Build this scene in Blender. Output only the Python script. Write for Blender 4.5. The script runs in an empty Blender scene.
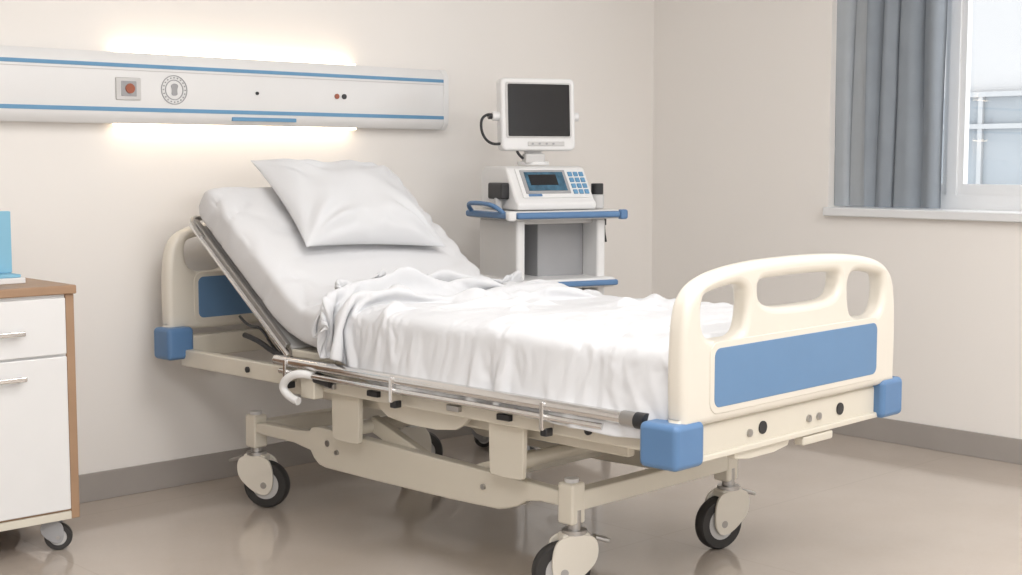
import bpy, bmesh, math, random
from math import radians, sin, cos, pi
from mathutils import Vector, Matrix, noise
random.seed(3)
scn = bpy.context.scene
scn.view_settings.view_transform = 'Standard'

# ------------------------------------------------------------ materials
def mat(name, col, rough=0.5, metal=0.0, nscale=0, namt=0.0, bump=0.0, bscale=200, emit=None, estr=0, coat=0.0, spec=0.5, sheen=0):
    m = bpy.data.materials.new(name); m.use_nodes = True
    nt = m.node_tree; b = nt.nodes['Principled BSDF']
    b.inputs['Base Color'].default_value = (*col, 1)
    b.inputs['Roughness'].default_value = rough
    b.inputs['Metallic'].default_value = metal
    b.inputs['Coat Weight'].default_value = coat
    b.inputs['Specular IOR Level'].default_value = spec
    b.inputs['Sheen Weight'].default_value = sheen
    tc = nt.nodes.new('ShaderNodeTexCoord')
    if namt > 0:
        n = nt.nodes.new('ShaderNodeTexNoise'); n.inputs['Scale'].default_value = nscale
        n.inputs['Detail'].default_value = 4
        nt.links.new(tc.outputs['Object'], n.inputs['Vector'])
        r = nt.nodes.new('ShaderNodeValToRGB')
        r.color_ramp.elements[0].position = 0.3; r.color_ramp.elements[1].position = 0.7
        r.color_ramp.elements[0].color = (*[c*(1-namt) for c in col], 1)
        r.color_ramp.elements[1].color = (*[min(1, c*(1+namt)) for c in col], 1)
        nt.links.new(n.outputs['Fac'], r.inputs['Fac'])
        nt.links.new(r.outputs['Color'], b.inputs['Base Color'])
    if bump > 0:
        n2 = nt.nodes.new('ShaderNodeTexNoise'); n2.inputs['Scale'].default_value = bscale
        nt.links.new(tc.outputs['Object'], n2.inputs['Vector'])
        bp = nt.nodes.new('ShaderNodeBump'); bp.inputs['Strength'].default_value = bump
        bp.inputs['Distance'].default_value = 0.002
        nt.links.new(n2.outputs['Fac'], bp.inputs['Height'])
        nt.links.new(bp.outputs['Normal'], b.inputs['Normal'])
    if emit:
        b.inputs['Emission Color'].default_value = (*emit, 1)
        b.inputs['Emission Strength'].default_value = estr
    return m

M_wall = mat('wall_paint', (0.875, 0.842, 0.805), 0.8, nscale=1.2, namt=0.01, bump=0.05, bscale=150)
M_ceil = mat('ceiling_paint', (0.86, 0.86, 0.86), 0.9, nscale=2, namt=0.01)
M_base = mat('baseboard_vinyl', (0.36, 0.33, 0.305), 0.45, nscale=5, namt=0.03)
M_cream = mat('cream_plastic', (0.75, 0.705, 0.62), 0.32, nscale=6, namt=0.01, coat=0.15)
M_creamm = mat('cream_enamel', (0.70, 0.655, 0.56), 0.3, nscale=6, namt=0.015, coat=0.2)
M_blue = mat('blue_plastic', (0.105, 0.215, 0.40), 0.4, nscale=8, namt=0.03)
M_bluep = mat('blue_panel', (0.13, 0.25, 0.43), 0.45, nscale=8, namt=0.02)
M_chrome = mat('chrome', (0.74, 0.73, 0.72), 0.18, 1.0, nscale=10, namt=0.02)
M_steel = mat('brushed_steel', (0.45, 0.44, 0.43), 0.35, 1.0, nscale=10, namt=0.04)
M_black = mat('black_plastic', (0.02, 0.02, 0.022), 0.4, nscale=8, namt=0.1)
M_rubber = mat('rubber_tyre', (0.035, 0.033, 0.032), 0.6, nscale=20, namt=0.1)
M_grey = mat('grey_plastic', (0.36, 0.36, 0.37), 0.5, nscale=8, namt=0.03)
M_lgrey = mat('light_grey_plastic', (0.6, 0.59, 0.58), 0.45, nscale=8, namt=0.02)
M_white = mat('white_plastic', (0.79, 0.785, 0.78), 0.35, nscale=8, namt=0.01)
M_fabric = mat('white_linen', (0.685, 0.69, 0.705), 0.85, nscale=5, namt=0.01, bump=0.12, bscale=450, sheen=0.03)
M_fabric2 = mat('mattress_cover', (0.70, 0.70, 0.71), 0.8, nscale=5, namt=0.01, bump=0.1, bscale=300)
M_curt = mat('curtain_grey', (0.285, 0.32, 0.36), 0.9, nscale=10, namt=0.04, bump=0.2, bscale=300)
M_curt2 = mat('curtain_lining', (0.44, 0.475, 0.51), 0.9, nscale=10, namt=0.03, bump=0.2, bscale=300)
M_screen = mat('dark_screen', (0.012, 0.012, 0.014), 0.15, nscale=4, namt=0.1)
M_teal = mat('console_display', (0.05, 0.13, 0.20), 0.25, nscale=30, namt=0.4)
M_lblue = mat('light_blue_card', (0.24, 0.50, 0.66), 0.5, nscale=5, namt=0.03)
M_stripe = mat('blue_stripe', (0.13, 0.31, 0.50), 0.4, nscale=5, namt=0.02)
M_groove = mat('bumper_groove_blue', (0.09, 0.185, 0.35), 0.5, nscale=5, namt=0.02)
M_red = mat('brown_red_socket', (0.35, 0.10, 0.05), 0.4, nscale=9, namt=0.1)
M_strip = mat('warm_diffuser', (0.9, 0.85, 0.75), 0.5, nscale=2, namt=0.01, emit=(1, 0.79, 0.56), estr=5.2)
M_fill = mat('fill_diffuser', (0.9, 0.9, 0.9), 0.5, nscale=2, namt=0.01, emit=(1, 0.98, 0.96), estr=1.0)  # glow of the added ceiling fill panels
M_build = mat('facade_render', (0.36, 0.365, 0.37), 0.9, nscale=1, namt=0.03)
M_bwin = mat('facade_glass', (0.225, 0.25, 0.27), 0.7, nscale=0.7, namt=0.12, spec=.2)
M_bbar = mat('facade_frame', (0.31, 0.325, 0.335), 0.8, nscale=2, namt=0.02)
M_uPVC = mat('window_frame_white', (0.78, 0.79, 0.80), 0.35, nscale=3, namt=0.01)

def wood_mat():
    m = bpy.data.materials.new('wood_veneer'); m.use_nodes = True
    nt = m.node_tree; b = nt.nodes['Principled BSDF']
    tc = nt.nodes.new('ShaderNodeTexCoord'); mp = nt.nodes.new('ShaderNodeMapping')
    mp.inputs['Scale'].default_value = (3, 30, 3)
    n = nt.nodes.new('ShaderNodeTexNoise'); n.inputs['Scale'].default_value = 2; n.inputs['Detail'].default_value = 6
    r = nt.nodes.new('ShaderNodeValToRGB')
    r.color_ramp.elements[0].color = (0.30, 0.18, 0.105, 1); r.color_ramp.elements[1].color = (0.45, 0.29, 0.18, 1)
    nt.links.new(tc.outputs['Object'], mp.inputs['Vector']); nt.links.new(mp.outputs[0], n.inputs['Vector'])
    nt.links.new(n.outputs['Fac'], r.inputs['Fac']); nt.links.new(r.outputs['Color'], b.inputs['Base Color'])
    b.inputs['Roughness'].default_value = 0.45
    return m
M_wood = wood_mat()

def floor_mat():
    m = bpy.data.materials.new('vinyl_floor'); m.use_nodes = True
    nt = m.node_tree; b = nt.nodes['Principled BSDF']
    tc = nt.nodes.new('ShaderNodeTexCoord')
    n = nt.nodes.new('ShaderNodeTexNoise'); n.inputs['Scale'].default_value = 3; n.inputs['Detail'].default_value = 6
    n3 = nt.nodes.new('ShaderNodeTexNoise'); n3.inputs['Scale'].default_value = 90; n3.inputs['Detail'].default_value = 3
    r = nt.nodes.new('ShaderNodeValToRGB')
    r.color_ramp.elements[0].position = 0.3; r.color_ramp.elements[1].position = 0.7
    r.color_ramp.elements[0].color = (0.485, 0.42, 0.36, 1); r.color_ramp.elements[1].color = (0.515, 0.45, 0.39, 1)
    mx = nt.nodes.new('ShaderNodeMixRGB'); mx.blend_type = 'MULTIPLY'; mx.inputs[0].default_value = 0.05
    br = nt.nodes.new('ShaderNodeTexBrick')
    br.offset = 0; br.inputs['Scale'].default_value = 1.0
    br.inputs['Color1'].default_value = (1, 1, 1, 1); br.inputs['Color2'].default_value = (0.985, 0.985, 0.985, 1)
    br.inputs['Mortar'].default_value = (0.93, 0.93, 0.93, 1); br.inputs['Mortar Size'].default_value = 0.003
    br.inputs['Brick Width'].default_value = 1.5; br.inputs['Row Height'].default_value = 1.5
    mx2 = nt.nodes.new('ShaderNodeMixRGB'); mx2.blend_type = 'MULTIPLY'; mx2.inputs[0].default_value = 1
    nt.links.new(tc.outputs['Object'], n.inputs['Vector']); nt.links.new(tc.outputs['Object'], n3.inputs['Vector'])
    nt.links.new(tc.outputs['Object'], br.inputs['Vector'])
    nt.links.new(n.outputs['Fac'], r.inputs['Fac']); nt.links.new(r.outputs['Color'], mx.inputs[1])
    nt.links.new(n3.outputs['Fac'], mx.inputs[2]); nt.links.new(mx.outputs[0], mx2.inputs[1])
    nt.links.new(br.outputs['Color'], mx2.inputs[2]); nt.links.new(mx2.outputs[0], b.inputs['Base Color'])
    b.inputs['Roughness'].default_value = 0.10
    b.inputs['Specular IOR Level'].default_value = 1.0
    return m
M_floor = floor_mat()

def glass_mat():
    m = bpy.data.materials.new('window_glass'); m.use_nodes = True
    nt = m.node_tree; nt.nodes.remove(nt.nodes['Principled BSDF'])
    o = nt.nodes['Material Output']; t = nt.nodes.new('ShaderNodeBsdfTransparent'); g = nt.nodes.new('ShaderNodeBsdfGlossy')
    g.inputs['Roughness'].default_value = 0.02
    mx = nt.nodes.new('ShaderNodeMixShader'); mx.inputs[0].default_value = 0.05
    nt.links.new(t.outputs[0], mx.inputs[1]); nt.links.new(g.outputs[0], mx.inputs[2]); nt.links.new(mx.outputs[0], o.inputs[0])
    return m
M_glass = glass_mat()

# ------------------------------------------------------------ helpers
def link(o, parent=None):
    scn.collection.objects.link(o)
    if parent: o.parent = parent
    return o
def empty(name, loc=(0, 0, 0), rz=0, parent=None):
    e = bpy.data.objects.new(name, None); e.location = loc; e.rotation_euler = (0, 0, radians(rz))
    e.empty_display_size = 0.1
    return link(e, parent)
def finish(name, bm, m, parent=None, bev=0, seg=3, smooth=True):
    bmesh.ops.recalc_face_normals(bm, faces=bm.faces)
    me = bpy.data.meshes.new(name); bm.to_mesh(me); bm.free()
    if smooth:
        for p in me.polygons: p.use_smooth = True
        me.set_sharp_from_angle(angle=radians(40))
    me.materials.append(m)
    o = bpy.data.objects.new(name, me); link(o, parent)
    if bev > 0:
        b = o.modifiers.new('bev', 'BEVEL'); b.width = bev; b.segments = seg; b.limit_method = 'ANGLE'; b.harden_normals = True
    return o
def box(name, c, s, m, parent=None, bev=0.003, rot=(0, 0, 0), seg=3):
    bm = bmesh.new(); bmesh.ops.create_cube(bm, size=1)
    bmesh.ops.scale(bm, vec=s, verts=bm.verts)
    o = finish(name, bm, m, parent, bev, seg)
    o.location = c; o.rotation_euler = rot
    return o
def rng(name, x0, x1, y0, y1, z0, z1, m, parent=None, bev=0.003, seg=3):
    return box(name, ((x0+x1)/2, (y0+y1)/2, (z0+z1)/2), (abs(x1-x0), abs(y1-y0), abs(z1-z0)), m, parent, bev, seg=seg)
def rod(name, p1, p2, r, m, parent=None, r2=None, n=24, bev=0.0):
    p1 = Vector(p1); p2 = Vector(p2); d = p2-p1
    bm = bmesh.new()
    bmesh.ops.create_cone(bm, cap_ends=True, segments=n, radius1=r, radius2=r if r2 is None else r2, depth=d.length)
    o = finish(name, bm, m, parent, bev, 2)
    o.location = (p1+p2)/2; o.rotation_euler = d.to_track_quat('Z', 'Y').to_euler()
    return o
def bar(name, p1, p2, w, h, m, parent=None, bev=0.004):
    p1 = Vector(p1); p2 = Vector(p2); d = p2-p1
    bm = bmesh.new(); bmesh.ops.create_cube(bm, size=1)
    bmesh.ops.scale(bm, vec=(w, d.length, h), verts=bm.verts)
    o = finish(name, bm, m, parent, bev)
    o.location = (p1+p2)/2; o.rotation_euler = d.to_track_quat('Y', 'Z').to_euler()
    return o
def tube(name, pts, r, m, parent=None, cyclic=False, smooth=True):
    cu = bpy.data.curves.new(name, 'CURVE'); cu.dimensions = '3D'; cu.bevel_depth = r; cu.bevel_resolution = 5
    cu.use_fill_caps = True; cu.resolution_u = 10
    if smooth:
        sp = cu.splines.new('NURBS'); sp.points.add(len(pts)-1)
        for i, p in enumerate(pts): sp.points[i].co = (*p, 1)
        sp.order_u = 3; sp.use_endpoint_u = True; sp.use_cyclic_u = cyclic
    else:
        sp = cu.splines.new('POLY'); sp.points.add(len(pts)-1)
        for i, p in enumerate(pts): sp.points[i].co = (*p, 1)
        sp.use_cyclic_u = cyclic
    cu.materials.append(m)
    return link(bpy.data.objects.new(name, cu), parent)
def chaikin(pts, it=3):
    for _ in range(it):
        out = []
        n = len(pts)
        for i in range(n):
            a = pts[i]; b = pts[(i+1) % n]
            out.append((a[0]*.75+b[0]*.25, a[1]*.75+b[1]*.25)); out.append((a[0]*.25+b[0]*.75, a[1]*.25+b[1]*.75))
        pts = out
    return pts
def rrect(x0, x1, z0, z1, r, n=6):
    pts = []
    for cx, cz, a0 in ((x1-r, z1-r, 0), (x0+r, z1-r, 90), (x0+r, z0+r, 180), (x1-r, z0+r, 270)):
        for i in range(n+1):
            a = radians(a0+90*i/n); pts.append((cx+r*cos(a), cz+r*sin(a)))
    return pts
def plate(name, loops, ext, bev, m, parent=None, loc=(0, 0, 0), rot=(pi/2, 0, 0)):
    cu = bpy.data.curves.new(name, 'CURVE'); cu.dimensions = '2D'; cu.fill_mode = 'BOTH'
    cu.extrude = ext; cu.bevel_depth = bev; cu.bevel_resolution = 4
    for lp in loops:
        sp = cu.splines.new('POLY'); sp.points.add(len(lp)-1)
        for i, p in enumerate(lp): sp.points[i].co = (p[0], p[1], 0, 1)
        sp.use_cyclic_u = True
    cu.materials.append(m)
    o = link(bpy.data.objects.new(name, cu), parent); o.location = loc; o.rotation_euler = rot
    return o
def lathe(name, prof, m, parent=None, n=40, loc=(0, 0, 0), rot=(0, 0, 0), closed=True):
    bm = bmesh.new(); rings = []
    for i in range(n):
        a = 2*pi*i/n
        rings.append([bm.verts.new((p[0]*cos(a), p[0]*sin(a), p[1])) for p in prof])
    k = len(prof)
    for i in range(n):
        for j in range(k if closed else k-1):
            bm.faces.new((rings[i][j], rings[(i+1) % n][j], rings[(i+1) % n][(j+1) % k], rings[i][(j+1) % k]))
    o = finish(name, bm, m, parent); o.location = loc; o.rotation_euler = rot
    return o

def caster(parent, x, y, r, w, ang, ztop, cover=M_cream, small=False):
    """wheel axis along local Y of holder; trailing in +X"""
    e = empty('caster_assembly', (x, y, 0), ang, parent)
    off = r*0.45
    prof = [(r*0.62, -w*.5), (r*0.93, -w*.5), (r*0.985, -w*.34), (r, -w*.12), (r, w*.12), (r*0.985, w*.34), (r*0.93, w*.5), (r*0.62, w*.5)]
    lathe('tyre', prof, M_rubber, e, loc=(off, 0, r), rot=(pi/2, 0, 0))
    rod('hub', (off, -w*.42, r), (off, w*.42, r), r*0.66, M_lgrey, e, n=32)
    rod('axle', (off, -w*.8, r), (off, w*.8, r), r*0.14, M_steel, e, n=16)
    sh = chaikin([(-0.70*r, 1.35*r), (-.72*r, 2.0*r), (-.40*r, 2.25*r), (.60*r, 2.2*r), (.85*r, 1.7*r), (.85*r, .95*r), (.62*r, .60*r), (.2*r, .62*r), (-.25*r, .9*r)], 3)
    for s in (-1, 1):
        plate('fork_cover', [sh], w*.06, w*.05, cover, e, loc=(0, s*w*.68, 0))
    box('fork_crown', (0, 0, 2.10*r), (1.0*r, w*1.3, r*.36), cover, e, r*.10)
    if not small:
        rod('swivel_ring', (0, 0, 2.24*r), (0, 0, 2.38*r), r*.42, M_steel, e)
        box('brake_pedal', (-.95*r, 0, 2.0*r), (r*.55, w*.8, r*.14), M_steel, e, r*.05, rot=(0, radians(-18), 0))
    rod('stem', (0, 0, 2.2*r), (0, 0, ztop), r*.24, M_steel, e)
    return e

# ------------------------------------------------------------ room
WY, WX = 4.55, 5.17
X0, Y0, H = -1.6, -1.8, 2.7
rng('floor', X0-.2, WX+.24, Y0-.2, WY+.2, -0.1, 0, M_floor, bev=0)
rng('ceiling', X0-.2, WX+.24, Y0-.2, WY+.2, H, H+.1, M_ceil, bev=0)
rng('wall_back', X0-.2, WX+.24, WY, WY+.2, 0, H, M_wall, bev=0)
rng('wall_left', X0-.2, X0, Y0, WY, 0, H, M_wall, bev=0)
def addbox(bm, x0, x1, y0, y1, z0, z1):
    r = bmesh.ops.create_cube(bm, size=1)
    bmesh.ops.scale(bm, vec=(x1-x0, y1-y0, z1-z0), verts=r['verts'])
    bmesh.ops.translate(bm, vec=((x0+x1)/2, (y0+y1)/2, (z0+z1)/2), verts=r['verts'])
FX0, FX1, FZ0, FZ1 = -1.0, 3.6, 0.95, 2.45
bm = bmesh.new()
addbox(bm, X0-.2, FX0, Y0-.2, Y0, 0, H); addbox(bm, FX1, WX+.24, Y0-.2, Y0, 0, H)
addbox(bm, FX0, FX1, Y0-.2, Y0, 0, FZ0); addbox(bm, FX0, FX1, Y0-.2, Y0, FZ1, H)
finish('wall_front', bm, M_wall, smooth=False)
w2 = empty('fill_window', (0, Y0, 0))  # unseen window added behind the camera to let in fill light
rng('sill', FX0-.03, FX1+.03, -.2, .05, FZ0-.03, FZ0, M_uPVC, w2, .005)
rng('frame_bottom', FX0, FX1, -.14, -.08, FZ0, FZ0+.05, M_uPVC, w2, 0)
rng('frame_top', FX0, FX1, -.14, -.08, FZ1-.05, FZ1, M_uPVC, w2, 0)
for k in range(4):
    x = FX0+.03+(FX1-FX0-.06)*k/3
    rng('frame_post', x-.03, x+.03, -.14, -.08, FZ0+.05, FZ1-.05, M_uPVC, w2, 0)
OY0, OY1, OZ0, OZ1 = 0.9, 3.53, 0.96, 2.36
bm = bmesh.new()
addbox(bm, WX, WX+.24, OY1, WY, 0, H)
addbox(bm, WX, WX+.24, Y0, OY0, 0, H)
addbox(bm, WX, WX+.24, OY0, OY1, 0, OZ0)
addbox(bm, WX, WX+.24, OY0, OY1, OZ1, H)
finish('wall_right', bm, M_wall, smooth=False)
rng('baseboard_back', X0, WX, WY-.012, WY, 0, 0.10, M_base, bev=0.002)
rng('baseboard_right', WX-.012, WX, Y0, WY-.012, 0, 0.10, M_base, bev=0.002)

# window
w = empty('window_1', (WX, 0, 0))
rng('sill', -0.035, .22, OY0-.02, OY1+.006, 0.957, 0.995, M_uPVC, w, 0.006)
fx0, fx1 = .13, .19
VY = [1.98, 3.015]
rng('frame_bottom', fx0, fx1, OY0, OY1, .995, 1.055, M_uPVC, w, 0)
rng('frame_top', fx0, fx1, OY0, OY1, OZ1-.06, OZ1, M_uPVC, w, 0)
rng('frame_side_a', fx0, fx1, OY1-.05, OY1, 1.055, OZ1-.06, M_uPVC, w, 0)
rng('frame_side_b', fx0, fx1, OY0, OY0+.05, 1.055, OZ1-.06, M_uPVC, w, 0)
for y in VY:
    rng('mullion', fx0, fx1, y-.022, y+.022, 1.055, OZ1-.06, M_uPVC, w, 0)
for a, b in ((OY0+.05, VY[0]-.022), (VY[0]+.022, VY[1]-.022), (VY[1]+.022, OY1-.05)):
    rng('sash_bottom', fx0+.012, fx1-.012, a, b, 1.055, 1.100, M_uPVC, w, 0)
    rng('sash_top', fx0+.012, fx1-.012, a, b, OZ1-.11, OZ1-.06, M_uPVC, w, 0)
    rng('sash_side_a', fx0+.012, fx1-.012, a, a+.025, 1.100, OZ1-.11, M_uPVC, w, 0)
    rng('sash_side_b', fx0+.012, fx1-.012, b-.025, b, 1.100, OZ1-.11, M_uPVC, w, 0)
    rng('glass_pane', .158, .162, a+.025, b-.025, 1.100, OZ1-.11, M_glass, w, 0)

# curtain
def curtain(name, y0, y1, z0, z1, xc, amp, nf, m, seed):
    bm = bmesh.new(); N = 160; K = 24; rows = []
    for k in range(K+1):
        t = k/K; z = z0+(z1-z0)*t; row = []
        for i in range(N+1):
            s = i/N
            ph = s*nf*2*pi + 2.2*noise.noise(Vector((s*2.4, seed, t*0.6)))
            a = amp*(0.8+0.7*noise.noise(Vector((s*4, seed+7, t*1.2))))
            x = xc+a*sin(ph)+0.2*a*sin(2.3*ph+1)
            y = y0+(y1-y0)*s+0.014*cos(ph)+0.006*noise.noise(Vector((s*4, t*3, seed)))
            row.append(bm.verts.new((x, y, z)))
        rows.append(row)
    for k in range(K):
        for i in range(N): bm.faces.new((rows[k][i], rows[k][i+1], rows[k+1][i+1], rows[k+1][i]))
    return finish(name, bm, m, None)
cp = empty('window_curtain', (0, 0, 0))
c = curtain('curtain_drape', 2.995, 3.36, 1.0, 2.34, 5.205, 0.024, 3.6, M_curt, 1.0); c.parent = cp
c = curtain('curtain_lining_drape', 3.31, 3.520, 1.0, 2.34, 5.215, 0.014, 2, M_curt2, 4.0); c.parent = cp
rod('curtain_rod', (5.21, 0.92, 2.345), (5.21, 3.515, 2.345), 0.011, M_steel, cp)

# outside building
bd = empty('neighbour_building', (16, 0, 0))
rng('facade', 0, 4, -6, 24, -3, 9, M_build, bd, 0)
rng('facade_ledge', -.15, 0, -6, 24, .50, .62, M_build, bd, 0)
for i in range(8):
    for j in range(3):
        yy = -.45+i*2.1; zz = -1.9+j*2.7
        rng('facade_pane', -.02, .1, yy, yy+1.5, zz, zz+1.2, M_bwin, bd, 0)
        for q in (.0, .72, 1.45): rng('facade_bar', -.07, -.02, yy+q, yy+q+.06, zz, zz+1.2, M_bbar, bd, 0)
        for q in (-.02, .78, 1.17): rng('facade_rail', -.08, -.01, yy-.02, yy+1.52, zz+q, zz+q+.06, M_bbar, bd, 0)

# ------------------------------------------------------------ bed head wall unit
hu = empty('bed_head_wall_unit', (0, WY, 0))
def extr(name, prof, x0, x1, m, parent, bev=0):
    bm = bmesh.new()
    a = [bm.verts.new((x0, p[0], p[1])) for p in prof]; b = [bm.verts.new((x1, p[0], p[1])) for p in prof]
    n = len(prof)
    for i in range(n): bm.faces.new((a[i], a[(i+1) % n], b[(i+1) % n], b[i]))
    bm.faces.new(a); bm.faces.new(b)
    return finish(name, bm, m, parent, bev)
HX1 = 3.80
prof = [(0, 1.327), (-.050, 1.327), (-.066, 1.345), (-.072, 1.365), (-.072, 1.530), (-.066, 1.552), (-.050, 1.573), (0, 1.573)]
extr('housing', prof, 1.2, HX1-.03, M_white, hu, 0.002)
extr('end_cap', [(p[0]*1.03, 1.45+(p[1]-1.45)*1.02) for p in prof], HX1-.03, HX1, M_white, hu, 0.006)
rng('stripe_upper', 1.2, HX1-.03, -.0745, -.06, 1.520, 1.533, M_stripe, hu, 0.001)
rng('stripe_lower', 1.2, HX1-.03, -.0745, -.06, 1.368, 1.382, M_stripe, hu, 0.001)
rng('seam_upper', 1.2, HX1-.03, -.0735, -.06, 1.509, 1.512, M_lgrey, hu, 0)
rng('blue_label', 2.755, 3.035, -.0745, -.05, 1.343, 1.357, M_stripe, hu, 0.001)
sx = 2.342
rng('socket_plate', sx-.050, sx+.045, -.079, -.07, 1.407, 1.485, M_lgrey, hu, 0.004)
rng('socket_inner', sx-.032, sx+.027, -.081, -.07, 1.420, 1.473, M_grey, hu, 0.003)
rod('socket_core', (sx, -.086, 1.447), (sx, -.075, 1.447), 0.017, M_red, hu)
ex = 2.518
for rr in (.052, .036):
    lathe('emblem_ring', [(rr-.003, -.001), (rr, -.001), (rr, .001), (rr-.003, .001)], M_grey, hu, loc=(ex, -.0735, 1.448), rot=(pi/2, 0, 0))
for k in range(20):
    aa = 2*pi*k/20
    rod('emblem_letter', (ex+.043*cos(aa), -.076, 1.448+.043*sin(aa)), (ex+.043*cos(aa), -.073, 1.448+.043*sin(aa)), .0025, M_grey, hu, n=8)
plate('emblem_figure', [chaikin([(-.012, -.02), (.014, -.02), (.010, .0), (.018, .018), (.0, .024), (-.014, .016), (-.008, 0)], 2)], .001, 0, M_grey, hu, loc=(ex, -.0735, 1.448))
rod('port_a', (2.862, -.078, 1.447), (2.862, -.06, 1.447), 0.006, M_black, hu)
rod('port_b', (3.225, -.078, 1.447), (3.225, -.06, 1.447), 0.010, M_red, hu)
rod('port_c', (3.260, -.078, 1.447), (3.260, -.06, 1.447), 0.010, M_black, hu)
rng('light_strip_upper', 2.31, 3.34, -.042, -.012, 1.572, 1.581, M_strip, hu, 0.002)
rng('light_strip_lower', 2.31, 3.34, -.045, -.012, 1.319, 1.328, M_strip, hu, 0.002)

# ------------------------------------------------------------ hospital bed
PHI = 3.0
BL = (3.045, 2.185, 0)
bed = empty('hospital_bed', BL, PHI)
def endboard(tag, v, dz):
    e = empty(tag, (0, v, dz), 0, bed)
    half = [(-.508, .552), (-.512, .70), (-.505, .84), (-.477, .895), (-.40, .925), (-.25, .943), (-.08, .948)]
    out = half+[(-p[0], p[1]) for p in reversed(half)]
    def inset(p): return (p[0]*(1-.02/.5), p[1]-(.02 if p[1] > .6 else -.02))
    o2 = [inset(p) for p in out]
    o2 = chaikin([o2[0], (o2[0][0]*.999, o2[0][1]+.002)]+o2[1:-1]+[(o2[-1][0]*.999, o2[-1][1]+.002), o2[-1]], 3)
    def hole(pts, g=.018):
        cx = sum(p[0] for p in pts)/len(pts); cz = sum(p[1] for p in pts)/len(pts)
        return chaikin([(p[0]+math.copysign(g, p[0]-cx), p[1]+math.copysign(g, p[1]-cz)) for p in pts], 3)
    hl = [(-.435, .80), (-.435, .86), (-.38, .885), (-.240, .900), (-.240, .80), (-.29, .755), (-.385, .755)]
    hc = [(-.188, .824), (-.202, .896), (-.10, .901), (0, .902), (.10, .901), (.202, .896), (.188, .824), (0, .815)]
    hr = [(-p[0], p[1]) for p in reversed(hl)]
    plate('board_shell', [o2, hole(hl), hole(hc, .018), hole(hr)], .008, .020, M_cream, e)
    for s, nm in ((-1, 'outer'), (1, 'inner')):
        plate('blue_inlay_'+nm, [rrect(-.385, .392, .594, .738, .020)], .003, .0015, M_bluep, e, loc=(0, s*.0275, 0))
    plate('inlay_rim', [rrect(-.402, .409, .578, .754, .032), rrect(-.387, .394, .592, .740, .022)], .0285, .002, M_cream, e)
    for s in (-1, 1):
        yy = .022 if v < 1 else -.022
        sz = .118 if v < 1 else .106
        box('corner_bumper', (s*.487, yy, .512), (sz, sz, .112), M_blue, e, .016, seg=5)
    return e
VH = 2.25
eb = endboard('footboard', 0, 0)
hb = endboard('headboard', VH, 0.045)

rng('foot_cross_beam', -.44, .46, -.006, .045, .462, .550, M_creamm, bed, .008)
rng('foot_beam_flange', -.43, .45, -.016, .02, .458, .474, M_creamm, bed, .004)
for x in (-.20, .08, .13):
    rod('beam_bolt', (x, -.012, .502), (x, .0, .502), .010, M_steel, bed)
for x in (-.14, .24):
    rod('beam_hole', (x, -.010, .508), (x, .0, .508), .017, M_black, bed)
plate('foot_lower_tab', [chaikin([(-.26, .47), (-.25, .435), (-.02, .435), (.0, .47)], 1)], .010, .003, M_creamm, bed, loc=(0, .01, 0))
rng('foot_latch', .05, .20, -.012, .02, .43, .455, M_creamm, bed, .006)
rng('head_cross_beam', -.44, .44, VH-.06, VH-.01, .50, .58, M_creamm, bed, .008)
for s in (-1, 1):
    rng('side_beam', s*.455-.018, s*.455+.018, .04, VH-.04, .475, .535, M_creamm, bed, .006)
    rng('inner_beam', s*.36-.015, s*.36+.015, .25, 1.75, .425, .475, M_creamm, bed, .006)
    bar('backrest_rail', (s*.458, 1.60, .600), (s*.458, 2.12, .988), .02, .020, M_steel, bed)
    rod('backrest_edge_tube', (s*.472, 1.58, .572), (s*.472, 2.125, .977), .009, M_chrome, bed)
for v in (.3, .75, 1.2, 1.6):
    rng('cross_member', -.45, .45, v-.02, v+.02, .485, .53, M_creamm, bed, .004)
rng('deck', -.445, .445, .06, 1.60, .565, .590, M_creamm, bed, .006)
bar('backrest_deck', (0, 1.60, .588), (0, 2.11, .968), .88, .012, M_lgrey, bed)
tube('backrest_head_tube', [(-.472, 2.06, .935), (-.472, 2.14, .995), (-.42, 2.145, 1.000), (0, 2.145, 1.000), (.42, 2.145, 1.000), (.472, 2.14, .995), (.472, 2.06, .935)], .009, M_steel, bed)
for s in (-1, 1):
    rod('guard_rail_upper', (s*.505, .10, .560), (s*.505, 1.60, .562), .0165, M_chrome, bed)
    rod('guard_rail_lower', (s*.512, .22, .530), (s*.512, 1.57, .530), .009, M_chrome, bed)
    rod('guard_rail_cap', (s*.505, .085, .560), (s*.505, .115, .560), .021, M_black, bed)
    rod('guard_rail_collar', (s*.505, .115, .560), (s*.505, .16, .560), .0195, M_steel, bed)
    for v in (.42, 1.02, 1.53):
        rng('guard_bracket', s*.478-.003, s*.528, v-.007, v+.007, .495, .572, M_chrome, bed, .003)
        rng('guard_latch', s*.505-.014, s*.505+.014, v-.012, v+.012, .478, .50, M_black, bed, .004)
    rod('rail_bolt', (s*.474, .30, .505), (s*.480, .30, .505), .012, M_black, bed)
    rod('rail_bolt', (s*.474, 1.80, .505), (s*.480, 1.80, .505), .010, M_black, bed)
    for v in (.6, .80, 1.15, 1.36):
        rng('accessory_hook', s*.47, s*.487, v-.025, v+.025, .492, .510, M_black if v in (.6, 1.15) else M_steel, bed, .003)
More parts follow.
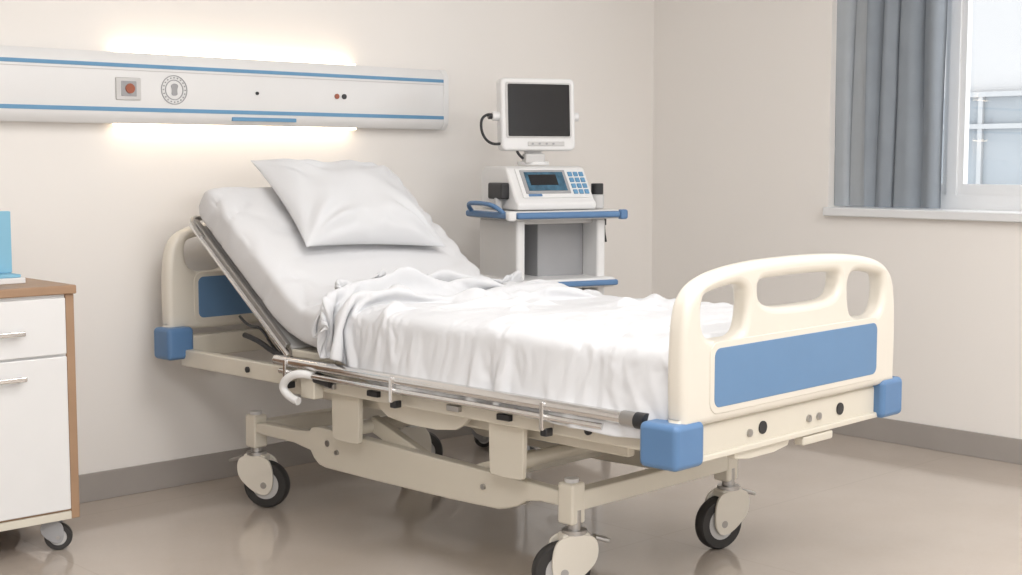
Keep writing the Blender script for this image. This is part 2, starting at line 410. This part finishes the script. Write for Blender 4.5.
for s in (-1, 1):
    for v in (.63, 1.33):
        plate('hanger_plate', [chaikin([(-.065, .50), (.065, .50), (.065, .48), (.062, .335), (.055, .325), (-.055, .325), (-.062, .335), (-.065, .48)], 1)], .006, .003, M_creamm, bed, loc=(s*.435, v, 0), rot=(pi/2, 0, pi/2))
    plate('gusset_plate', [chaikin([(-.20, .48), (.20, .48), (.20, .455), (.13, .415), (-.13, .415), (-.20, .455)], 1)], .005, .002, M_creamm, bed, loc=(s*.418, 1.0, 0), rot=(pi/2, 0, pi/2))
for s in (-1, 1):
    bar('lift_arm', (s*.33, 1.33, .37), (s*.33, .98, .25), .03, .05, M_creamm, bed)
    bar('lift_arm', (s*.33, .63, .36), (s*.33, .92, .26), .03, .05, M_creamm, bed)
for v in (.63, 1.33):
    rod('torsion_tube', (-.44, v, .36), (.44, v, .36), .022, M_creamm, bed)
rod('actuator_body', (.05, 1.35, .40), (.05, .95, .37), .032, M_lgrey, bed)
rod('actuator_shaft', (.05, .95, .37), (.05, .66, .36), .012, M_chrome, bed)
box('motor_box', (.08, 1.22, .39), (.11, .18, .09), M_grey, bed, .012)
box('motor_box', (-.05, .80, .385), (.10, .16, .08), M_grey, bed, .012)
rng('under_tray', -.30, .30, .72, 1.28, .445, .46, M_creamm, bed, .004)
for s in (-1, 1):
    plate('base_side_profile', [chaikin([(.44, .262), (.44, .290), (.60, .297), (1.50, .325), (1.58, .325), (1.60, .30), (1.93, .296), (1.93, .268), (1.60, .266), (1.56, .215), (1.50, .205), (.75, .205), (.66, .225), (.60, .262)], 1)], .014, .006, M_creamm, bed, loc=(s*.36, 0, 0), rot=(pi/2, 0, pi/2))
    for v in (.78, 1.45):
        rod('profile_bolt', (s*.375, v, .262), (s*.388, v, .262), .008, M_steel, bed)
    rod('profile_slot', (s*.375, 1.50, .285), (s*.384, 1.50, .285), .010, M_steel, bed)
for v, nm in ((.46, 'foot'), (1.92, 'head')):
    rng('base_cross_'+nm, -.38, .38, v-.025, v+.025, .245, .300, M_creamm, bed, .006)
    for s in (-1, 1):
        rng('caster_post', s*.36-.028, s*.36+.028, v-.028, v+.028, .21, .325, M_creamm, bed, .008)
        rod('post_cap', (s*.36, v, .325), (s*.36, v, .335), .02, M_lgrey, bed)
rng('base_mid_beam', -.36, .36, .92, .96, .225, .265, M_creamm, bed, .006)
R = .082
caster(bed, -.36, .45, R, .040, 150, .25)
caster(bed, .36, .45, R, .040, 165, .25)
caster(bed, -.36, 1.92, R, .040, -60, .25)
caster(bed, .36, 1.92, R, .040, -35, .25)
tube('release_handle', [(-.495, 1.40, .525), (-.53, 1.42, .54), (-.55, 1.47, .53), (-.555, 1.51, .49), (-.545, 1.47, .455), (-.54, 1.44, .45)], .013, M_white, bed)
rod('handle_knob', (-.49, 1.34, .515), (-.50, 1.40, .525), .018, M_black, bed)
rng('pedal_bracket', -.51, -.47, 1.40, 1.47, .455, .53, M_creamm, bed, .006)
rod('gas_strut', (-.38, 1.72, .56), (-.38, 1.95, .77), .013, M_black, bed)
rod('gas_strut_rod', (-.38, 1.58, .44), (-.38, 1.72, .56), .007, M_chrome, bed)
tube('strut_lever', [(-.43, 1.88, .61), (-.43, 1.80, .60), (-.43, 1.72, .565), (-.43, 1.62, .555)], .009, M_black, bed)
tube('cable', [(-.42, 1.92, .67), (-.43, 1.86, .64), (-.43, 1.78, .645), (-.43, 1.72, .58), (-.43, 1.64, .54)], .005, M_black, bed)

# ------------------------------------------------------------ mattress
ANG = radians(37); HV = 1.56; ZC = .665
def path(s):
    s1 = HV-.06-.12; Rr = .24/ANG
    if s < s1: return .06+s, ZC, 0.0
    if s < s1+.24:
        a = (s-s1)/Rr
        return .06+s1+Rr*sin(a), ZC+Rr*(1-cos(a)), a
    v = .06+s1+Rr*sin(ANG); z = ZC+Rr*(1-cos(ANG)); q = s-s1-.24
    return v+q*cos(ANG), z+q*sin(ANG), ANG
SL = 2.16
def build_mattress():
    bm = bmesh.new(); NS = 130; MR = 80; rings = []
    for i in range(NS+1):
        s = SL*i/NS; v, z, a = path(s)
        e = min(s, SL-s)/.035
        k = 1.0 if e >= 1 else (1-(1-e)**2)**.5*.22+.78
        kw = 1.0 if e >= 1 else 1-(1-e)**2*.02
        ring = []
        for j in range(MR):
            t = 2*pi*j/MR; c, sn = cos(t), sin(t)
            x = math.copysign(abs(c)**.20, c)*.458*kw; w_ = math.copysign(abs(sn)**.32, sn)*.072*k
            n = noise.noise(Vector((x*4, s*5, w_*6)))*.007
            g = 1 if s > 1.2 else .5
            for q in range(2):
                cr = abs(noise.noise(Vector((x*3+s*2+q*9, s*7-x*5+q*5, 5+w_*3))))
                n -= .009*(max(0, .16-cr)/.16)**1.5*g
            w2 = w_+n*(1 if sn > 0 else .2); x2 = x*(1+n*1.4)
            ring.append(bm.verts.new((x2, v-w2*sin(a), z+w2*cos(a))))
        rings.append(ring)
    for i in range(NS):
        for j in range(MR): bm.faces.new((rings[i][j], rings[i][(j+1) % MR], rings[i+1][(j+1) % MR], rings[i+1][j]))
    bm.faces.new(rings[0]); bm.faces.new(rings[-1])
    return finish('mattress', bm, M_fabric2, None)
mt = build_mattress(); mt.location = BL; mt.rotation_euler = (0, 0, radians(PHI))

# ------------------------------------------------------------ sheet (cloth simulated, then frozen)
def build_sheet():
    bm = bmesh.new(); NU = 120; NS = 170; rows = []
    for i in range(NS+1):
        row = []
        for j in range(NU+1):
            u = -.655+(.50+.655)*j/NU
            smax = 1.56-.06*noise.noise(Vector((u*3, 2, 0)))-.03*u
            s = -.018+(smax+.018)*i/NS
            sd = s+u*.34
            v, z, a = path(min(s, SL))
            g = 1/(1+math.exp(-(sd-1.0)*14))
            far = 1-.45*min(1, max(0, (u-.1)/.3))
            nn = noise.noise(Vector((u*2.2, s*2.5, 1.3))); n2 = noise.noise(Vector((u*5, s*5, 9.0)))
            n4 = noise.noise(Vector((u*3.1+4, s*3.1, 2.0)))
            A = .010+.052*g*far
            edge = min(1, max(0, (u+.655)/.2))
            wv = A*(1+sin(2*pi*(sd*6.2+1.3*nn+u*.7)))+.040*g*far*(n2+.5)+.026*(n2+.6)+(.003+.008*edge)*(1+sin(2*pi*(u*3.0+1.9*nn+s*3.0)))+.008*(1+sin(2*pi*(s*5-u*3+2.4*n4)))
            off = .072+.025+wv
            row.append(bm.verts.new((u, v-off*sin(a), z+off*cos(a))))
        rows.append(row)
    for i in range(NS):
        for j in range(NU): bm.faces.new((rows[i][j], rows[i][j+1], rows[i+1][j+1], rows[i+1][j]))
    return finish('bed_sheet', bm, M_fabric, None)
sh = build_sheet(); sh.location = BL; sh.rotation_euler = (0, 0, radians(PHI))
mt.modifiers.new('col', 'COLLISION')
mt.collision.thickness_outer = .004; mt.collision.cloth_friction = 40; mt.collision.damping = .8
cm = sh.modifiers.new('cloth', 'CLOTH'); cs = cm.settings
cs.quality = 6; cs.mass = .25; cs.tension_stiffness = 15; cs.compression_stiffness = 15; cs.shear_stiffness = 5
cs.bending_stiffness = .18; cs.air_damping = 2
cc = cm.collision_settings; cc.distance_min = .005; cc.collision_quality = 3
cc.use_self_collision = True; cc.self_distance_min = .004; cc.self_friction = 15
cm.point_cache.frame_start = 1; cm.point_cache.frame_end = 40
scn.frame_start = 1; scn.frame_end = 40
for f in range(1, 33): scn.frame_set(f)
dg = bpy.context.evaluated_depsgraph_get()
nm = bpy.data.meshes.new_from_object(sh.evaluated_get(dg))
sh.modifiers.clear(); mt.modifiers.clear()
sh.data = nm; nm.name = 'bed_sheet'
for p in nm.polygons: p.use_smooth = True
sm = sh.modifiers.new('sm', 'SMOOTH'); sm.factor = .5; sm.iterations = 2
sd = sh.modifiers.new('so', 'SOLIDIFY'); sd.thickness = .004; sd.offset = 1
ss = sh.modifiers.new('ss', 'SUBSURF'); ss.levels = 1; ss.render_levels = 1
scn.frame_set(1)

# ------------------------------------------------------------ pillow
def build_pillow():
    bm = bmesh.new(); N = 70; W, D, T = .310, .232, .096; top = []; bot = []
    for i in range(N+1):
        rt = []; rb = []
        for j in range(N+1):
            a = -1+2*i/N; b = -1+2*j/N
            pin_x = 1-.085*(1-b*b)*abs(a); pin_y = 1-.095*(1-a*a)*abs(b)
            x = a*W*pin_x; y = b*D*pin_y
            h = T*max(0, (1-a**4))**.6*max(0, (1-b**4))**.6*(1-.18*(a*a+b*b))
            cr = noise.noise(Vector((a*1.8, b*1.8, 3)))*.020*(1-a**6)*(1-b**6)
            for (cx, cy) in ((-1, -1), (1, -1), (-1, 1), (1, 1)):
                dx, dy = a-cx, b-cy; rr = math.hypot(dx, dy); th = math.atan2(dy, dx)
                cr += .010*sin(th*13+2*noise.noise(Vector((a*1.5, b*1.5, cx+cy*3))))*math.exp(-((rr-.6)/.36)**2)
            cr += .005*sin(a*14+4*noise.noise(Vector((a*2, b, 5))))*math.exp(-((abs(b)-.82)/.17)**2)
            rt.append(bm.verts.new((x, y, h+cr*(1-a**8)*(1-b**8))))
            rb.append(rt[-1] if i in (0, N) or j in (0, N) else bm.verts.new((x, y, -h*.45)))
        top.append(rt); bot.append(rb)
    for i in range(N):
        for j in range(N):
            bm.faces.new((top[i][j], top[i+1][j], top[i+1][j+1], top[i][j+1]))
            try: bm.faces.new((bot[i][j], bot[i][j+1], bot[i+1][j+1], bot[i+1][j]))
            except ValueError: pass
    bmesh.ops.recalc_face_normals(bm, faces=bm.faces)
    me = bpy.data.meshes.new('pillow'); bm.to_mesh(me); bm.free()
    for p in me.polygons: p.use_smooth = True
    me.materials.append(M_fabric)
    o = bpy.data.objects.new('pillow', me); link(o)
    s = o.modifiers.new('ss', 'SUBSURF'); s.levels = 1; s.render_levels = 1
    return o
pl = build_pillow()
v, z, a = path(SL-.195)
off = .072+.045
Mb = Matrix.Translation(Vector(BL)) @ Matrix.Rotation(radians(PHI), 4, 'Z')
Ml = Matrix.Translation(Vector((.025, v-off*sin(a), z+off*cos(a)))) @ Matrix.Rotation(ANG+radians(2), 4, 'X') @ Matrix.Rotation(radians(-4), 4, 'Z')
pl.matrix_world = Mb @ Ml

# ------------------------------------------------------------ medical cart
CX = 3.960
ct = empty('medical_cart', (CX, 4.08, 0), -15)
for s in (-1, 1):
    rng('side_panel', s*.185-.02, s*.185+.02, -.16, .17, .14, .965, M_white, ct, .012)
rng('rear_panel', -.17, .17, .14, .17, .14, .965, M_grey, ct, .004)
rng('recess_top', -.165, .165, -.12, .14, .945, .965, M_lgrey, ct, .003)
rng('drawer_unit', -.165, .165, -.14, .14, .16, .62, M_lgrey, ct, .006)
for k in range(3):
    rng('drawer_front', -.155, .155, -.152, -.14, .18+k*.147, .315+k*.147, M_white, ct, .006)
    rng('drawer_pull', -.06, .06, -.165, -.15, .255+k*.147, .27+k*.147, M_grey, ct, .004)
rng('inner_column', -.05, .165, -.05, .14, .62, .95, M_grey, ct, .006)
rng('mid_shelf', -.22, .225, -.21, .16, .690, .730, M_white, ct, .012)
rng('mid_shelf_bumper', -.225, .23, -.222, -.15, .697, .720, M_blue, ct, .008)
rng('top_tray', -.25, .25, -.21, .20, .965, 1.0, M_white, ct, .014)
rng('tray_bumper_front', -.235, .235, -.228, -.19, .970, .996, M_blue, ct, .010)
for s, nmx in ((-.255, 'l'), (.255, 'r')):
    rng('tray_bumper_'+nmx, s-.014, s+.014, -.19, .17, .970, .996, M_blue, ct, .010)
    rng('corner_cap_'+nmx, s-.018, s+.018, -.225, -.19, .962, 1.002, M_white if s < 0 else M_blue, ct, .010)
tube('side_handle_l', [(-.255, -.15, .99), (-.29, -.14, 1.025), (-.295, 0, 1.03), (-.29, .12, 1.025), (-.255, .13, .99)], .009, M_blue, ct)
rng('base_foot', -.24, .24, -.22, .22, .10, .145, M_lgrey, ct, .015)
for sx in (-1, 1):
    for sy in (-1, 1): caster(ct, sx*.20, sy*.18, .042, .024, 40*sx+20, .11, M_grey, small=True)
rod('side_peg', (.28, -.02, .93), (.28, -.02, .985), .012, M_black, ct)
tube('side_hose', [(.28, -.02, .94), (.28, -.02, .90), (.29, -.02, .86)], .007, M_black, ct)
cprof = [(-.17, 1.003), (.15, 1.003), (.15, 1.155), (.11, 1.175), (-.045, 1.175), (-.07, 1.168), (-.155, 1.045), (-.175, 1.03)]
cons = empty('ventilator_console', (CX-.02, 4.08, 0), -15)
extr('console_body', cprof, -.19, .17, M_white, cons, .010)
p0 = Vector((0, -.155, 1.045)); p1 = Vector((0, -.07, 1.168)); dd = (p1-p0).normalized()
fr = empty('console_face', (p0+p1)/2, 0, cons); fr.rotation_euler = (math.atan2(dd.z, dd.y), 0, 0)
box('face_surround', (0.0, 0, .003), (.31, .140, .006), M_white, fr, .004)
box('display_bezel', (-.035, .004, .006), (.205, .112, .006), M_grey, fr, .004)
box('display', (-.035, .004, .010), (.175, .088, .003), M_teal, fr, .001)
box('display_window', (-.045, .010, .012), (.125, .050, .002), M_screen, fr, .001)
for i in range(3):
    for j in range(4):
        box('key', (.088+i*.026, -.045+j*.028, .008), (.019, .020, .006), M_stripe, fr, .002)
box('logo_strip', (-.10, -.060, .008), (.06, .010, .004), M_blue, fr, .001)
rng('side_pod', -.225, -.185, -.10, .02, 1.045, 1.11, M_black, cons, .008)
rod('side_pod_base', (-.212, -.05, 1.003), (-.212, -.05, 1.05), .016, M_lgrey, cons)
rod('dial_base', (.222, -.09, 1.003), (.222, -.09, 1.06), .028, M_lgrey, cons, bev=.003)
rod('dial_cap', (.222, -.09, 1.06), (.222, -.09, 1.105), .025, M_black, cons, bev=.003)
rng('dial_block', .175, .25, -.03, .05, 1.003, 1.045, M_black, cons, .006)
mo = empty('patient_monitor', (CX-.038, 4.08, 0.006), -22)
rod('swivel_base', (0, .03, 1.172), (0, .03, 1.188), .065, M_white, mo, bev=.004)
rng('neck', -.035, .035, .01, .055, 1.18, 1.26, M_white, mo, .010)
rng('neck_front', -.055, .03, -.03, .02, 1.18, 1.22, M_lgrey, mo, .008)
e = empty('display_head', (0, 0, 1.378), 0, mo); e.rotation_euler = (radians(-3), 0, 0)
plate('housing', [rrect(-.150, .150, -.138, .132, .012)], .020, .010, M_white, e, loc=(0, 0, 0))
box('rear_shell', (0, .045, 0), (.24, .05, .22), M_white, e, .02)
plate('bezel', [rrect(-.140, .140, -.096, .122, .008)], .003, .002, M_lgrey, e, loc=(0, -.029, 0))
plate('screen', [rrect(-.132, .132, -.090, .116, .004)], .002, .001, M_screen, e, loc=(0, -.034, 0))
rng('control_bar', -.05, .11, -.034, -.028, -.130, -.112, M_lgrey, e, .004)
for k in range(4): rod('button', (-.03+k*.03, -.038, -.121), (-.03+k*.03, -.03, -.121), .004, M_grey, e, n=16)
rod('side_knob_l', (-.19, .0, -.01), (-.15, .0, -.01), .018, M_white, e, bev=.004)
rod('side_knob_r', (.15, .0, -.01), (.185, .0, -.01), .018, M_white, e, bev=.004)
rod('side_plug', (-.205, .0, -.01), (-.185, .0, -.01), .012, M_black, e)
tube('monitor_cable', [(-.20, 0, 1.375), (-.235, 0, 1.37), (-.235, 0, 1.30), (-.20, -.01, 1.255), (-.14, -.02, 1.26), (-.08, .0, 1.25), (-.09, -.02, 1.22), (-.06, -.01, 1.20)], .0055, M_black, mo)

# ------------------------------------------------------------ bedside cabinet
cb = empty('bedside_cabinet', (0, 0, 0))
cx0, cx1, cy0, cy1 = 1.37, 1.893, 4.0, 4.50
rng('side_panel_r', cx1-.028, cx1, cy0, cy1, .10, .795, M_wood, cb, .003)
rng('side_panel_l', cx0, cx0+.028, cy0, cy1, .10, .795, M_wood, cb, .003)
rng('top_board', cx0-.008, cx1+.004, cy0-.012, cy1, .795, .822, M_wood, cb, .004)
rng('bottom_board', cx0+.02, cx1-.02, cy0+.005, cy1, .10, .135, M_wood, cb, .003)
rng('bottom_rail', cx0+.028, cx1-.028, cy0-.002, cy0+.02, .10, .125, M_creamm, cb, .002)
rng('back_board', cx0+.02, cx1-.02, cy1-.015, cy1, .13, .80, M_wood, cb, .002)
rng('drawer_front', cx0+.031, cx1-.031, cy0-.008, cy0+.35, .612, .785, M_white, cb, .004)
rng('shadow_rail', cx0+.028, cx1-.028, cy0+.006, cy0+.03, .13, .795, M_white, cb, .002)
rng('door_front', cx0+.031, cx1-.031, cy0-.008, cy0+.012, .132, .606, M_white, cb, .004)
for z in (.688, .552):
    rng('handle_bar', 1.53, 1.725, cy0-.036, cy0-.026, z-.008, z+.008, M_chrome, cb, .004)
    for x in (1.55, 1.705): rng('handle_post', x-.006, x+.006, cy0-.03, cy0-.005, z-.005, z+.005, M_chrome, cb, .001)
for x in (cx0+.06, cx1-.07):
    for y in (cy0+.05, cy1-.06): caster(cb, x, y, .042, .028, -30, .105, M_grey, small=True)
ns = empty('desk_folder', (0, 0, 0))
rng('folder_base', 1.54, 1.805, 4.14, 4.30, .822, .840, M_white, ns, .003)
rng('folder_base_upper', 1.55, 1.795, 4.15, 4.29, .840, .850, M_lblue, ns, .003)
rng('folder_cover', 1.55, 1.798, 4.22, 4.245, .850, 1.042, M_lblue, ns, .003)
rng('folder_pages', 1.55, 1.788, 4.245, 4.26, .850, 1.035, M_white, ns, .002)

# ------------------------------------------------------------ lights
def area(name, loc, size, sy, power, rot, col=(1, .99, .98)):
    l = bpy.data.lights.new(name, 'AREA'); l.shape = 'RECTANGLE'; l.size = size; l.size_y = sy; l.energy = power; l.color = col
    o = bpy.data.objects.new(name, l); o.location = loc; o.rotation_euler = rot; link(o); return o
for i, (x, y) in enumerate(((2.2, 2.2), (0.2, 0.4), (3.6, 0.2))):  # unseen ceiling panels added as general fill for the room
    cl = empty('ceiling_fill_panel', (x, y, H-.03))
    rng('fill_tray', -.62, .62, -.62, .62, 0, .03, M_white, cl, .003)
    rng('fill_diffuser', -.58, .58, -.58, .58, -.006, 0, M_fill, cl, .001)
    area('ceiling_fill', (x, y, H-.045), 1.15, 1.15, (28, 50, 50)[i], (0, 0, 0))
pt = area('window_portal', ((FX0+FX1)/2, Y0-.16, (FZ0+FZ1)/2), FX1-FX0, FZ1-FZ0, 1, (radians(90), 0, 0)); pt.data.cycles.is_portal = True  # portal for the added fill window
pt = area('window_portal', (WX+.21, (OY0+OY1)/2, (OZ0+OZ1)/2), OZ1-OZ0, OY1-OY0, 1, (0, radians(90), 0)); pt.data.cycles.is_portal = True
wd = bpy.data.worlds.new('World'); scn.world = wd; wd.use_nodes = True
bg = wd.node_tree.nodes['Background']; bg.inputs[0].default_value = (.955, .975, 1, 1); bg.inputs[1].default_value = 2.8

# ------------------------------------------------------------ camera
cam = bpy.data.cameras.new('camera'); co = bpy.data.objects.new('camera', cam); link(co)
co.location = (0, 0, 1.2); co.rotation_euler = (radians(90-5.24), 0, radians(-42.85))
cam.sensor_width = 36; cam.lens = 49.0; cam.clip_start = .05
scn.camera = co
